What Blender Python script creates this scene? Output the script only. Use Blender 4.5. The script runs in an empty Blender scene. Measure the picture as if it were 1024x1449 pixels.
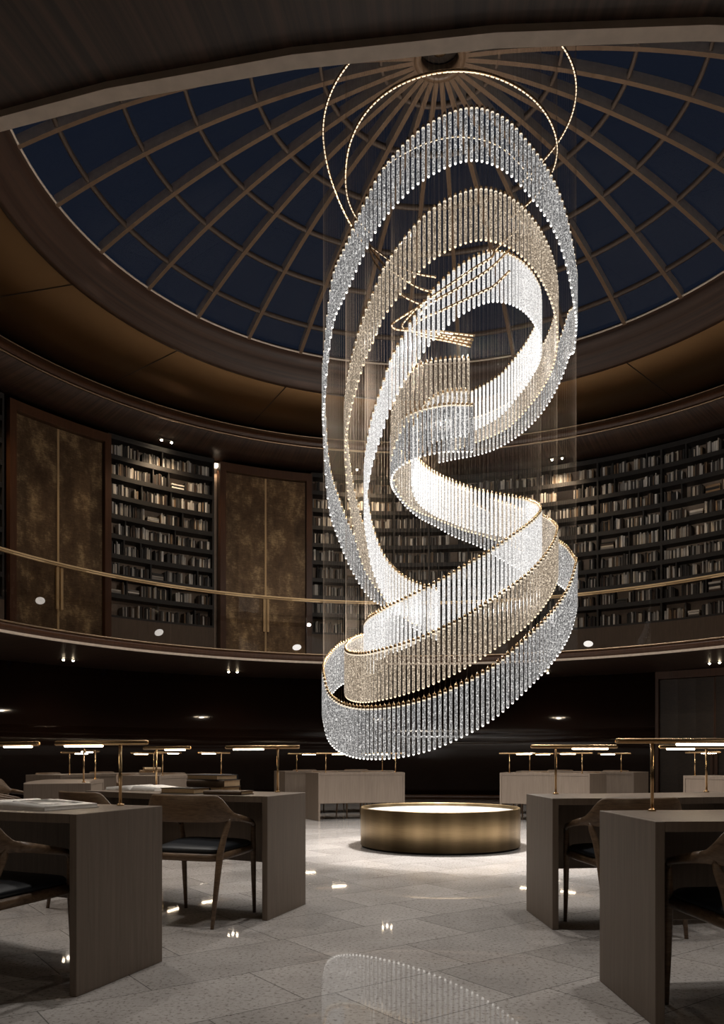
import bpy, bmesh, math, random
from mathutils import Vector, Matrix
random.seed(7)
S = bpy.context.scene
COL = S.collection
PI = math.pi

# ------------------------------------------------------------------ camera, world, exposure, main lights
HC = 0.981                 # eye height
FPX, HOR, CX = 1100.0, 1072.6, 512.0
XC, DC = 0.87, 8.7         # vertical axis of the rotunda
cam = bpy.data.cameras.new('camera'); cam_o = bpy.data.objects.new('camera', cam); COL.objects.link(cam_o)
cam.sensor_fit = 'VERTICAL'; cam.sensor_height = 24.0
cam.lens = 24.0 * FPX / 1449.0
cam.shift_y = (HOR - 724.5) / 1449.0
cam.clip_start = 0.05
cam_o.location = (0, 0, HC); cam_o.rotation_euler = (PI / 2, 0, 0)
S.camera = cam_o
S.view_settings.view_transform = 'Standard'; S.view_settings.look = 'None'
S.view_settings.exposure = 0.0; S.view_settings.gamma = 1.0
S.cycles.max_bounces = 6; S.cycles.diffuse_bounces = 3; S.cycles.glossy_bounces = 3
S.cycles.transmission_bounces = 4; S.cycles.transparent_max_bounces = 24
S.cycles.caustics_reflective = False; S.cycles.caustics_refractive = False
S.cycles.sample_clamp_indirect = 4.0
S.cycles.use_denoising = True

W = bpy.data.worlds.new('dusk_sky'); S.world = W; W.use_nodes = True
W.node_tree.nodes['Background'].inputs[0].default_value = (0.0060, 0.0085, 0.0158, 1)
W.node_tree.nodes['Background'].inputs[1].default_value = 1.0

def lamp(name, kind, loc, energy, color, size=0.05, rot=None, spot=None, blend=0.5):
    l = bpy.data.lights.new(name, kind); l.energy = energy; l.color = color
    if kind in ('POINT', 'SPOT'): l.shadow_soft_size = size
    if kind == 'SPOT': l.spot_size = math.radians(spot); l.spot_blend = blend
    o = bpy.data.objects.new(name, l); COL.objects.link(o); o.location = loc
    if rot: o.rotation_euler = rot
    return o
WARM = (1.0, 0.86, 0.70); COOL = (1.0, 0.955, 0.90); AMBER = (1.0, 0.74, 0.48)
CHX, CHY = 0.956, 8.7      # axis of the chandelier
# LEDs of the chandelier (its downlight and the glow of the ribbons)
lamp('chandelier_downlight', 'SPOT', (CHX, CHY, 3.3), 1500, COOL, 0.16, None, 135, 1.0)
for k, (zz, e) in enumerate(((2.6, 60), (4.1, 34), (5.6, 110), (6.9, 14))):
    lamp('chandelier_glow', 'POINT', (CHX, CHY, zz), e, COOL, 0.05)
lamp('chandelier_glow', 'POINT', (1.13, 8.75, 4.75), 85, WARM, 0.05)

# added fill spots under the dome rim, without fixtures, to brighten the floor
for k in range(8):
    a = math.radians(22.5 + 45*k); R = 4.5
    l = lamp('added_floor_fill', 'SPOT', (XC + R*math.cos(a), DC + R*math.sin(a), 7.66), 390, (1.0, 0.935, 0.86), 0.15, None, 110, 1.0)

# ------------------------------------------------------------------ helpers
class MB:
    def __init__(s): s.v = []; s.f = []; s.m = []; s.sm = []
    def add(s, vs, fs, mi=0, smooth=False, mx=None):
        b = len(s.v)
        s.v += [tuple(mx @ Vector(p)) if mx else tuple(p) for p in vs]
        for f in fs: s.f.append(tuple(i + b for i in f)); s.m.append(mi); s.sm.append(smooth)
    def box(s, lo, hi, mi=0, mx=None):
        x0, y0, z0 = lo; x1, y1, z1 = hi
        s.add([(x0,y0,z0),(x1,y0,z0),(x1,y1,z0),(x0,y1,z0),(x0,y0,z1),(x1,y0,z1),(x1,y1,z1),(x0,y1,z1)],
              [(0,3,2,1),(4,5,6,7),(0,1,5,4),(1,2,6,5),(2,3,7,6),(3,0,4,7)], mi, False, mx)
    def tube(s, pts, rad, n=8, mi=0, caps=True, smooth=True, up=None, sx=1.0):
        """swept round (or oval) tube; rad may be a list"""
        P = [Vector(p) for p in pts]; R = rad if isinstance(rad, (list, tuple)) else [rad] * len(P)
        rings = []; prev = None
        for i, p in enumerate(P):
            t = (P[min(i+1, len(P)-1)] - P[max(i-1, 0)]).normalized()
            if prev is None:
                a = Vector(up) if up else (Vector((0,0,1)) if abs(t.z) < 0.9 else Vector((1,0,0)))
            else: a = prev
            n1 = (a - t * a.dot(t)).normalized(); n2 = t.cross(n1); prev = n1
            rings.append([p + (n1 * math.cos(2*PI*k/n) + n2 * math.sin(2*PI*k/n) * sx) * R[i] for k in range(n)])
        vs = [q for r in rings for q in r]; fs = []
        for i in range(len(P) - 1):
            for k in range(n):
                k2 = (k + 1) % n
                fs.append((i*n+k, i*n+k2, (i+1)*n+k2, (i+1)*n+k))
        s.add(vs, fs, mi, smooth)
        if caps:
            b = len(s.v) - len(vs)
            s.f.append(tuple(b + k for k in reversed(range(n)))); s.m.append(mi); s.sm.append(False)
            s.f.append(tuple(b + (len(P)-1)*n + k for k in range(n))); s.m.append(mi); s.sm.append(False)
    def lathe(s, prof, n=96, mi=0, closed=True, smooth=True, a0=0.0, a1=2*PI):
        full = abs(a1 - a0 - 2*PI) < 1e-6
        cols = n if full else n + 1; m = len(prof)
        vs = []
        for i in range(cols):
            a = a0 + (a1 - a0) * i / n
            for r, z in prof: vs.append((r*math.cos(a), r*math.sin(a), z))
        fs = []
        for i in range(n):
            j = (i + 1) % cols
            for k in range(m if closed else m - 1):
                k2 = (k + 1) % m
                fs.append((i*m+k, j*m+k, j*m+k2, i*m+k2))
        if closed and not full:
            fs.append(tuple(range(m))); fs.append(tuple(reversed([n*m + k for k in range(m)])))
        s.add(vs, fs, mi, smooth)
    def grid(s, rows, mi=0, smooth=True, flip=False):
        m = len(rows[0]); vs = [p for r in rows for p in r]; fs = []
        for i in range(len(rows) - 1):
            for k in range(m - 1):
                q = (i*m+k, i*m+k+1, (i+1)*m+k+1, (i+1)*m+k)
                fs.append(tuple(reversed(q)) if flip else q)
        s.add(vs, fs, mi, smooth)
    def build(s, name, mats, parent=None, loc=None, rz=0.0, fix=True):
        me = bpy.data.meshes.new(name); me.from_pydata(s.v, [], s.f)
        for m in (mats if isinstance(mats, (list, tuple)) else [mats]): me.materials.append(m)
        me.polygons.foreach_set('material_index', s.m); me.polygons.foreach_set('use_smooth', s.sm)
        if fix:
            bm = bmesh.new(); bm.from_mesh(me); bmesh.ops.recalc_face_normals(bm, faces=bm.faces); bm.to_mesh(me); bm.free()
        me.update()
        o = bpy.data.objects.new(name, me); COL.objects.link(o)
        if parent: o.parent = parent
        if loc: o.location = loc
        if rz: o.rotation_euler = (0, 0, rz)
        return o
def tag(o, label=None, cat=None, group=None, kind=None):
    if label: o['label'] = label
    if cat: o['category'] = cat
    if group: o['group'] = group
    if kind: o['kind'] = kind
    return o
def empty(name, loc=(0,0,0), rz=0.0, parent=None):
    o = bpy.data.objects.new(name, None); COL.objects.link(o); o.location = loc; o.rotation_euler = (0,0,rz)
    o.empty_display_size = 0.1
    if parent: o.parent = parent
    return o
def copy_tree(o, parent=None):
    c = o.copy(); COL.objects.link(c)
    if parent: c.parent = parent
    for ch in list(o.children): copy_tree(ch, c)
    return c
def bevel(o, w=0.004, seg=2):
    b = o.modifiers.new('edge', 'BEVEL'); b.width = w; b.segments = seg; b.limit_method = 'ANGLE'; b.angle_limit = math.radians(35)
    return o
R_ = math.radians
def pol(r, deg, z=0.0): return Vector((XC + r*math.cos(R_(deg)), DC + r*math.sin(R_(deg)), z))
def sight(px, R, far=True, c=(XC, DC)):
    """where the sight line through picture column px meets a circle of radius R (plan)"""
    t = (px - CX) / FPX; a = t*t + 1; b = -2*(t*c[0] + c[1]); cc = c[0]**2 + c[1]**2 - R*R
    q = max(b*b - 4*a*cc, 0.0)
    d = (-b + (math.sqrt(q) if far else -math.sqrt(q))) / (2*a)
    return t*d, d
def bearing(px, R, far=True):
    x, y = sight(px, R, far); return math.degrees(math.atan2(y - DC, x - XC))

# ------------------------------------------------------------------ materials
def new_mat(name):
    m = bpy.data.materials.new(name); m.use_nodes = True; nt = m.node_tree; nt.nodes.clear()
    out = nt.nodes.new('ShaderNodeOutputMaterial'); return m, nt, out
def N(nt, t, **kw):
    n = nt.nodes.new(t)
    for k, v in kw.items(): setattr(n, k, v)
    return n
def L(nt, a, b): nt.links.new(a, b)
def ramp(nt, fac, stops, interp='LINEAR'):
    r = N(nt, 'ShaderNodeValToRGB'); r.color_ramp.interpolation = interp
    e = r.color_ramp.elements
    while len(e) < len(stops): e.new(0.5)
    for el, (p, c) in zip(e, stops): el.position = p; el.color = (*c, 1)
    L(nt, fac, r.inputs[0]); return r.outputs[0]
def principled(nt, out, rough=0.5, metal=0.0, color=None, coat=0.0, spec=0.5):
    b = N(nt, 'ShaderNodeBsdfPrincipled'); b.inputs['Roughness'].default_value = rough; b.inputs['Metallic'].default_value = metal
    b.inputs['Coat Weight'].default_value = coat; b.inputs['Coat Roughness'].default_value = 0.08
    b.inputs['Specular IOR Level'].default_value = spec
    if color: b.inputs['Base Color'].default_value = (*color, 1)
    L(nt, b.outputs[0], out.inputs[0]); return b
def coords(nt, scale=(1,1,1), src='Object', rot=(0,0,0), loc=(0,0,0)):
    tc = N(nt, 'ShaderNodeTexCoord'); mp = N(nt, 'ShaderNodeMapping')
    mp.inputs['Scale'].default_value = scale; mp.inputs['Rotation'].default_value = rot; mp.inputs['Location'].default_value = loc
    L(nt, tc.outputs[src], mp.inputs[0]); return mp.outputs[0]
def noise(nt, vec, scale, detail=4, rough=0.55, dist=0.0):
    n = N(nt, 'ShaderNodeTexNoise'); n.inputs['Scale'].default_value = scale; n.inputs['Detail'].default_value = detail
    n.inputs['Roughness'].default_value = rough; n.inputs['Distortion'].default_value = dist
    L(nt, vec, n.inputs['Vector']); return n.outputs['Fac']
def polar(nt, ascale, rscale, zscale):
    """object coordinates as (angle, radius, height)"""
    tc = N(nt, 'ShaderNodeTexCoord'); sp = N(nt, 'ShaderNodeSeparateXYZ'); L(nt, tc.outputs['Object'], sp.inputs[0])
    at = N(nt, 'ShaderNodeMath', operation='ARCTAN2'); L(nt, sp.outputs[1], at.inputs[0]); L(nt, sp.outputs[0], at.inputs[1])
    x2 = N(nt, 'ShaderNodeVectorMath', operation='MULTIPLY'); L(nt, tc.outputs['Object'], x2.inputs[0]); x2.inputs[1].default_value = (1,1,0)
    ln = N(nt, 'ShaderNodeVectorMath', operation='LENGTH'); L(nt, x2.outputs[0], ln.inputs[0])
    cb = N(nt, 'ShaderNodeCombineXYZ')
    for k, (o, sc) in enumerate(((at.outputs[0], ascale), (ln.outputs['Value'], rscale), (sp.outputs[2], zscale))):
        m = N(nt, 'ShaderNodeMath', operation='MULTIPLY'); L(nt, o, m.inputs[0]); m.inputs[1].default_value = sc; L(nt, m.outputs[0], cb.inputs[k])
    return cb.outputs[0]
def bump(nt, b, fac, strength=0.1, dist=0.01):
    bp = N(nt, 'ShaderNodeBump'); bp.inputs['Strength'].default_value = strength; bp.inputs['Distance'].default_value = dist
    L(nt, fac, bp.inputs['Height']); L(nt, bp.outputs[0], b.inputs['Normal'])
def wood(name, c0, c1, scale=(14, 14, 0.9), rough=0.45, coat=0.0, dist=1.0, bmp=0.05):
    m, nt, out = new_mat(name); b = principled(nt, out, rough, 0, None, coat)
    v = coords(nt, scale); f = noise(nt, v, 3.0, 6, 0.6, dist)
    L(nt, ramp(nt, f, [(0.3, c0), (0.7, c1)]), b.inputs['Base Color'])
    bump(nt, b, f, bmp, 0.004); return m
def wood_polar(name, c0, c1, asc, rsc, zsc, rough=0.4, coat=0.0):
    m, nt, out = new_mat(name); b = principled(nt, out, rough, 0, None, coat)
    f = noise(nt, polar(nt, asc, rsc, zsc), 1.0, 5, 0.65, 0.2)
    L(nt, ramp(nt, f, [(0.32, c0), (0.68, c1)]), b.inputs['Base Color']); return m
def metal(name, col, rough, bmp=0.0, stretch=None):
    m, nt, out = new_mat(name); b = principled(nt, out, rough, 1.0, col)
    if stretch:
        f = noise(nt, coords(nt, stretch), 6, 3)
        L(nt, ramp(nt, f, [(0.3, tuple(c*0.8 for c in col)), (0.7, tuple(min(1, c*1.15) for c in col))]), b.inputs['Base Color'])
        bump(nt, b, f, bmp, 0.002)
    return m
def plain(name, col, rough=0.6, spec=0.5):
    m, nt, out = new_mat(name); b = principled(nt, out, rough, 0, None, 0, spec)
    f = noise(nt, coords(nt), 18, 3)
    L(nt, ramp(nt, f, [(0.25, tuple(c*0.86 for c in col)), (0.75, tuple(min(1, c*1.1) for c in col))]), b.inputs['Base Color']); return m
def glow(name, col, strength):
    m, nt, out = new_mat(name); e = N(nt, 'ShaderNodeEmission'); e.inputs[0].default_value = (*col, 1); e.inputs[1].default_value = strength
    L(nt, e.outputs[0], out.inputs[0]); return m
def clear_glass(name, tint=(0.9,0.9,0.9), refl=0.08, rough=0.02):
    m, nt, out = new_mat(name)
    t = N(nt, 'ShaderNodeBsdfTransparent'); t.inputs[0].default_value = (*tint, 1)
    g = N(nt, 'ShaderNodeBsdfGlossy'); g.inputs['Roughness'].default_value = rough; g.inputs[0].default_value = (0.9,0.9,0.9,1)
    lw = N(nt, 'ShaderNodeLayerWeight'); lw.inputs[0].default_value = 0.5
    pw = N(nt, 'ShaderNodeMath', operation='POWER'); L(nt, lw.outputs['Facing'], pw.inputs[0]); pw.inputs[1].default_value = 5.0
    ad = N(nt, 'ShaderNodeMath', operation='MULTIPLY_ADD'); ad.inputs[1].default_value = 0.6; ad.inputs[2].default_value = refl; ad.use_clamp = True; L(nt, pw.outputs[0], ad.inputs[0])
    mx = N(nt, 'ShaderNodeMixShader'); L(nt, ad.outputs[0], mx.inputs[0]); L(nt, t.outputs[0], mx.inputs[1]); L(nt, g.outputs[0], mx.inputs[2])
    L(nt, mx.outputs[0], out.inputs[0]); return m
def crystal(name, dark, mid, light, strength, scale=95):
    """bubbly cast-crystal rod lit from its own LED"""
    m, nt, out = new_mat(name)
    g = N(nt, 'ShaderNodeNewGeometry'); f = noise(nt, g.outputs['Position'], scale, 3, 0.75)
    c = ramp(nt, f, [(0.38, dark), (0.52, mid), (0.66, light)])
    b = principled(nt, out, 0.28, 0, (0.10, 0.10, 0.10), 0, 0.3); b.inputs['Emission Strength'].default_value = strength
    L(nt, c, b.inputs['Emission Color'])
    m.cycles.emission_sampling = 'NONE'; return m

M = {}
M['desk'] = wood('greige_oak', (0.150, 0.115, 0.088), (0.205, 0.160, 0.125), (16, 16, 0.7), 0.5)
M['chair'] = wood('chair_oak', (0.085, 0.050, 0.028), (0.21, 0.135, 0.080), (2.5, 9, 22), 0.42, 0, 1.5)
M['seat'] = plain('dark_blue_leather', (0.010, 0.013, 0.018), 0.45)
M['wall'] = wood('lacquered_wall_wood', (0.0150, 0.0068, 0.0040), (0.022, 0.0095, 0.0056), (7, 7, 0.35), 0.09, 0.0, 0.5, 0.0)
M['frame_wood'] = wood('red_brown_wood', (0.055, 0.022, 0.010), (0.085, 0.036, 0.017), (9, 9, 0.5), 0.35)
M['soffit'] = wood_polar('radial_ceiling_wood', (0.013, 0.006, 0.0036), (0.080, 0.043, 0.028), 230, 0.35, 1.0, 0.45)
M['drum'] = wood_polar('drum_wood', (0.019, 0.008, 0.004), (0.056, 0.025, 0.013), 1.2, 8, 26, 0.5)
M['trim'] = plain('pale_bronze_trim', (0.66, 0.55, 0.45), 0.4)
M['thin_trim'] = metal('satin_trim', (0.42, 0.31, 0.21), 0.35)
M['cove'] = metal('gilded_ceiling', (0.20, 0.118, 0.056), 0.42)
M['brass'] = metal('brass', (0.62, 0.43, 0.24), 0.24)
m, nt, out = new_mat('brushed_bronze'); b = principled(nt, out, 0.46, 1.0)
f = noise(nt, polar(nt, 1.9, 0.0, 0.05), 1.3, 2, 0.5); f2 = noise(nt, coords(nt, (1.0, 1.0, 70)), 6, 3)
fm = N(nt, 'ShaderNodeMath', operation='MULTIPLY_ADD'); L(nt, f2, fm.inputs[0]); fm.inputs[1].default_value = 0.22; L(nt, f, fm.inputs[2])
L(nt, ramp(nt, fm.outputs[0], [(0.44, (0.14, 0.098, 0.052)), (0.78, (0.36, 0.265, 0.150))]), b.inputs['Base Color']); M['bronze'] = m
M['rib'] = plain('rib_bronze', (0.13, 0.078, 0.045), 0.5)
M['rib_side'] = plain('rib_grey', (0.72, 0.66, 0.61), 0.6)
M['purlin'] = plain('purlin_dark', (0.075, 0.05, 0.036), 0.6)
M['dome_glass'] = clear_glass('dome_glass', (0.96,0.96,0.96), 0.03, 0.0)
M['rail_glass'] = clear_glass('balustrade_glass', (0.78,0.76,0.74), 0.03, 0.01)
M['shelf'] = plain('black_brown_shelf', (0.016, 0.014, 0.013), 0.5)
M['back'] = plain('taupe_backboard', (0.36, 0.275, 0.21), 0.7)
M['plinth'] = wood('plinth_oak', (0.085, 0.058, 0.040), (0.12, 0.083, 0.058), (10, 10, 1), 0.5)
M['disc'] = plain('painted_reflection', (0.82, 0.80, 0.78), 0.5)
M['lamp_glow'] = glow('lamp_tube', (1.0, 0.80, 0.56), 34)
M['lens'] = glow('downlight_lens', (1.0, 0.80, 0.55), 60)
M['niche'] = glow('niche_strip', (1.0, 0.80, 0.58), 2.2)
M['rail_led'] = glow('rail_led', (1.0, 0.80, 0.56), 1.6)
M['clear'] = crystal('clear_crystal', (0.03,0.03,0.032), (0.24,0.236,0.234), (1.15,1.12,1.08), 1.0, 75)
M['amber'] = crystal('amber_crystal', (0.07,0.052,0.035), (0.34,0.262,0.184), (1.2,1.02,0.80), 1.0, 75)
M['white'] = crystal('white_crystal', (0.42,0.41,0.40), (0.80,0.78,0.76), (1.3,1.26,1.21), 1.0, 75)
M['tip_cool'] = glow('cool_tip', (1.0, 0.95, 0.87), 2.2); M['tip_cool'].cycles.emission_sampling = 'NONE'
M['tip_warm'] = glow('warm_tip', (1.0, 0.78, 0.50), 1.7); M['tip_warm'].cycles.emission_sampling = 'NONE'
M['collar'] = glow('rod_collar', (1.0, 0.86, 0.66), 1.0); M['collar'].cycles.emission_sampling = 'NONE'
M['wire'] = metal('steel_wire', (0.40, 0.32, 0.25), 0.5)
M['paper'] = plain('paper', (0.80, 0.78, 0.75), 0.7)
M['page_edge'] = plain('page_edges', (0.62, 0.47, 0.30), 0.7)
M['hub'] = plain('oculus_dark', (0.02, 0.014, 0.010), 0.5)
# basin filling: fine white chippings
m, nt, out = new_mat('white_chippings'); b = principled(nt, out, 0.7)
f = noise(nt, coords(nt), 60, 3); L(nt, ramp(nt, f, [(0.35, (0.26,0.25,0.235)), (0.6, (0.56,0.545,0.52))]), b.inputs['Base Color']); bump(nt, b, f, 0.6, 0.02); M['chips'] = m
# patinated doors
m, nt, out = new_mat('patinated_bronze'); b = principled(nt, out, 0.40, 0.65)
v = coords(nt, (1,1,1)); big = noise(nt, coords(nt, (1.6, 1.6, 1.0)), 1.9, 9, 0.72, 0.1); fine = noise(nt, coords(nt, (5, 5, 34)), 2.2, 6, 0.75)
mx = N(nt, 'ShaderNodeMath', operation='MULTIPLY_ADD'); L(nt, fine, mx.inputs[0]); mx.inputs[1].default_value = 0.5; L(nt, big, mx.inputs[2])
L(nt, ramp(nt, mx.outputs[0], [(0.60, (0.085,0.052,0.030)), (0.78, (0.17,0.11,0.062)), (0.98, (0.55,0.39,0.21))]), b.inputs['Base Color']); M['patina'] = m
M['dark_door'] = wood('dark_bronze_door', (0.020,0.013,0.009), (0.045,0.028,0.017), (3, 3, 8), 0.4)
# stone floor
m, nt, out = new_mat('stone_floor'); b = principled(nt, out, 0.05, 0, None, 0, 0.24)
tv = coords(nt, (1,1,1), 'Object', (0,0,-R_(35.9)))
def bricks(wd, rh, off, fr):
    br = N(nt, 'ShaderNodeTexBrick'); br.offset = off; br.offset_frequency = fr; br.squash = 0.62; br.squash_frequency = 3
    br.inputs['Scale'].default_value = 1.0; br.inputs['Mortar Size'].default_value = 0.003; br.inputs['Mortar Smooth'].default_value = 0.2
    br.inputs['Brick Width'].default_value = wd; br.inputs['Row Height'].default_value = rh; br.inputs['Bias'].default_value = 0.0
    br.inputs['Color1'].default_value = (0.64,0.64,0.64,1); br.inputs['Color2'].default_value = (0.82,0.82,0.82,1); br.inputs['Mortar'].default_value = (0.30,0.30,0.30,1)
    L(nt, tv, br.inputs['Vector']); return br.outputs[0]
t1 = bricks(0.92, 0.48, 0.5, 2)
sp1 = noise(nt, coords(nt), 55, 4, 0.7); cloud = noise(nt, coords(nt), 2.6, 5, 0.6)
speck = ramp(nt, sp1, [(0.36, (0.45,0.42,0.40)), (0.45, (0.90,0.89,0.88)), (0.7, (1,1,1))])
mc = N(nt, 'ShaderNodeMix', data_type='RGBA', blend_type='MULTIPLY'); mc.inputs[0].default_value = 1.0
L(nt, t1, mc.inputs[6]); L(nt, speck, mc.inputs[7])
mc2 = N(nt, 'ShaderNodeMix', data_type='RGBA', blend_type='MULTIPLY'); mc2.inputs[0].default_value = 1.0
L(nt, mc.outputs[2], mc2.inputs[6]); L(nt, ramp(nt, cloud, [(0.3, (0.56,0.53,0.51)), (0.7, (0.70,0.67,0.65))]), mc2.inputs[7])
L(nt, mc2.outputs[2], b.inputs['Base Color'])
L(nt, ramp(nt, sp1, [(0.3, (0.14,0.14,0.14)), (0.45, (0.03,0.03,0.03))]), b.inputs['Roughness']); M['floor'] = m
BOOK_COL = [('black', (0.012,0.011,0.011)), ('charcoal', (0.035,0.032,0.030)), ('dark brown', (0.045,0.026,0.017)), ('grey', (0.26,0.24,0.22)),
            ('pale grey', (0.52,0.49,0.45)), ('cream', (0.56,0.49,0.40)), ('off-white', (0.74,0.70,0.65)), ('tan', (0.22,0.145,0.085)), ('dark grey', (0.085,0.08,0.076))]
BM = [plain('book_' + n.replace(' ', '_').replace('-', '_'), c, 0.55) for n, c in BOOK_COL]

# ------------------------------------------------------------------ setting: floor, walls, galleries, ceilings
AX = (XC, DC, 0)
def ring(name, prof, mat, n=128, smooth=True, closed=True, kind='structure', parent=None):
    mb = MB(); mb.lathe(prof, n, 0, closed, smooth); o = mb.build(name, mat, parent, AX)
    if kind and not parent: o['kind'] = kind
    return o
mb = MB(); mb.lathe([(0.001, 0), (9.9, 0), (9.9, -0.2), (0.001, -0.2)], 128, 0, True, False); tag(mb.build('floor', M['floor'], None, AX), kind='structure')
RW = 9.85
ring('wall_lower', [(RW, 0.0), (RW, 2.86), (RW + 0.15, 2.86), (RW + 0.15, 0.0)], M['wall'])
ring('baseboard_lower', [(RW - 0.02, 0.0), (RW, 0.0), (RW, 0.11), (RW - 0.02, 0.11)], M['frame_wood'])
# gallery slab: soffit, fascia, gallery floor
ring('ceiling_gallery', [(6.74, 2.845), (RW, 2.845), (RW, 3.0), (6.74, 3.0)], M['soffit'], 160, False)
ring('trim_1', [(6.70, 2.825), (6.745, 2.825), (6.745, 2.865), (6.70, 2.865)], M['trim'], 80, False)
ring('trim_2', [(6.715, 2.865), (6.74, 2.865), (6.74, 3.0), (6.715, 3.0)], M['frame_wood'], 160)
ring('trim_3', [(6.70, 2.99), (6.74, 2.99), (6.74, 3.012), (6.70, 3.012)], M['thin_trim'], 160)
ring('floor_gallery', [(6.74, 3.0), (8.5, 3.0), (8.5, 3.05), (6.74, 3.012)], M['plinth'], 128)
RG = 8.0
ring('wall_gallery', [(8.42, 3.05), (8.55, 3.05), (8.55, 7.4), (8.42, 7.4)], M['wall'], 128)
# upper ceiling over the gallery, its fascia and lines
ring('ceiling_upper', [(7.05, 7.165), (8.45, 7.03), (8.45, 7.2), (7.05, 7.35)], M['soffit'], 160)
ring('trim_4', [(7.015, 7.150), (7.05, 7.150), (7.05, 7.180), (7.015, 7.180)], M['thin_trim'], 160)
ring('trim_5', [(7.03, 7.185), (7.05, 7.185), (7.05, 7.36), (7.03, 7.36)], M['frame_wood'], 160)
ring('trim_6', [(7.02, 7.36), (7.06, 7.36), (7.06, 7.374), (7.02, 7.374)], M['thin_trim'], 160)
# gilded ceiling ring between the drum of the dome and the upper fascia
cv = empty('ceiling_gilded', AX); cv['kind'] = 'structure'
mb = MB(); mb.lathe([(4.94, 7.30), (7.6, 7.47), (7.6, 7.53), (4.94, 7.36)], 160, 0, True, True); mb.build('gilded_panel', M['cove'], cv)
for k in range(16):
    a = R_(22.5*k + 3.0); mb = MB()
    mx = Matrix.Rotation(a, 4, 'Z')
    mb.add([(4.95,-0.008,7.2935),(7.55,-0.008,7.4595),(7.55,0.008,7.4595),(4.95,0.008,7.2935)], [(0,1,2,3)], 0, False, mx)
    mb.add([(4.95,-0.008,7.302),(7.55,-0.008,7.468),(7.55,0.008,7.468),(4.95,0.008,7.302)], [(3,2,1,0)], 0, False, mx)
    mb.build('panel_joint', M['hub'], cv)
ring('wall_upper', [(7.6, 7.38), (7.75, 7.38), (7.75, 7.55), (7.6, 7.55)], M['frame_wood'], 96)
# drum under the dome
ring('wall_drum', [(4.66, 7.735), (4.72, 7.56), (4.80, 7.55), (4.90, 7.40), (4.925, 7.292), (5.02, 7.292), (5.02, 7.80), (4.70, 7.80)], M['drum'], 160)
ring('trim_7', [(4.645, 7.728), (4.675, 7.728), (4.675, 7.75), (4.645, 7.75)], M['trim'], 160)

# ------------------------------------------------------------------ glass dome
Z0, R0, ZA = 7.745, 4.665, 8.83
HH = ZA - Z0; RS = (R0*R0 + HH*HH) / (2*HH); ZC = ZA - RS
def dome_z(r): return ZC + math.sqrt(max(RS*RS - r*r, 0))
dome = empty('ceiling_dome', AX); dome['kind'] = 'structure'
mb = MB()
def rib_prof(r, w, dz0, dz1): return [(r, -w, dome_z(r)+dz0), (r, w, dome_z(r)+dz0), (r, w, dome_z(r)+dz1), (r, -w, dome_z(r)+dz1)]
rs = [0.27 + (R0 + 0.02 - 0.27) * i / 26 for i in range(27)]
P = [rib_prof(r, 0.028, -0.03, 0.10) for r in rs]
vs = [q for p in P for q in p]; f0, f1 = [], []
for i in range(len(P) - 1):
    a, b2 = i*4, (i+1)*4
    f0.append((a, b2, b2+1, a+1)); f1 += [(a+1, b2+1, b2+2, a+2), (a+2, b2+2, b2+3, a+3), (a+3, b2+3, b2, a)]
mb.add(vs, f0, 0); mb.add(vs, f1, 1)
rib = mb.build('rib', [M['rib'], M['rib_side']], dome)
rib.rotation_euler = (0, 0, R_(1.5))
for k in range(1, 32):
    c = rib.copy(); COL.objects.link(c); c.parent = dome; c.rotation_euler = (0, 0, R_(1.5 + 11.25*k))
for r in (0.66, 1.34, 2.12, 2.85, 3.53, 4.24):
    mb = MB(); z = dome_z(r); mb.lathe([(r-0.016, z-0.012), (r+0.016, z-0.012), (r+0.016, z+0.06), (r-0.016, z+0.06)], 96); mb.build('purlin', M['purlin'], dome)
mb = MB(); mb.lathe([(r, dome_z(r) + 0.055) for r in [0.26 + (R0 - 0.26)*i/24 for i in range(25)]], 128, 0, False); mb.build('glazing', M['dome_glass'], dome)
mb = MB(); mb.lathe([(0.215, 8.78), (0.285, 8.78), (0.285, 8.93), (0.215, 8.93)], 48); mb.build('oculus_ring', M['rib'], dome)
mb = MB(); mb.lathe([(0.001, 8.95), (0.26, 8.95), (0.26, 9.0), (0.001, 9.0)], 48); mb.build('oculus_cap', M['hub'], dome)
mb = MB(); mb.lathe([(0.001, 8.86), (0.05, 8.87), (0.09, 8.90), (0.11, 8.945), (0.001, 8.95)], 32, 0, False); mb.build('oculus_boss', M['brass'], dome)

# ------------------------------------------------------------------ gallery balustrade
bal = empty('balustrade', (XC, DC, 3.012))
tag(bal, 'curved glass balustrade with brass handrail running round the upper gallery', 'railing')
bal_z = 3.012
M['rail_brass'] = metal('rail_brass', (0.66, 0.47, 0.26), 0.45); M['rail_brass'].node_tree.nodes['Principled BSDF'].inputs['Metallic'].default_value = 0.55
mb = MB(); mb.lathe([(6.78, 1.058), (6.82, 1.058), (6.82, 1.085), (6.78, 1.085)], 160, 0, True, False); mb.build('handrail', M['rail_brass'], bal)
mb = MB(); mb.lathe([(6.765, 1.022), (6.80, 1.022), (6.80, 1.046), (6.765, 1.046)], 160, 0, True, False); mb.build('handrail_lip', M['rail_brass'], bal)
for k in range(32):
    a0 = R_(11.25*k + 5.6) + 0.0006; a1 = R_(11.25*(k+1) + 5.6) - 0.0006; mb = MB()
    mb.add([(6.785*math.cos(a0), 6.785*math.sin(a0), 0.0), (6.785*math.cos(a1), 6.785*math.sin(a1), 0.0), (6.785*math.cos(a1), 6.785*math.sin(a1), 1.06), (6.785*math.cos(a0), 6.785*math.sin(a0), 1.06)], [(0,1,2,3)])
    mb.build('glass_panel', M['rail_glass'], bal, fix=False)
refl_mats = {}  # pale glowing discs added in place of light reflections in the glass
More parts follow.
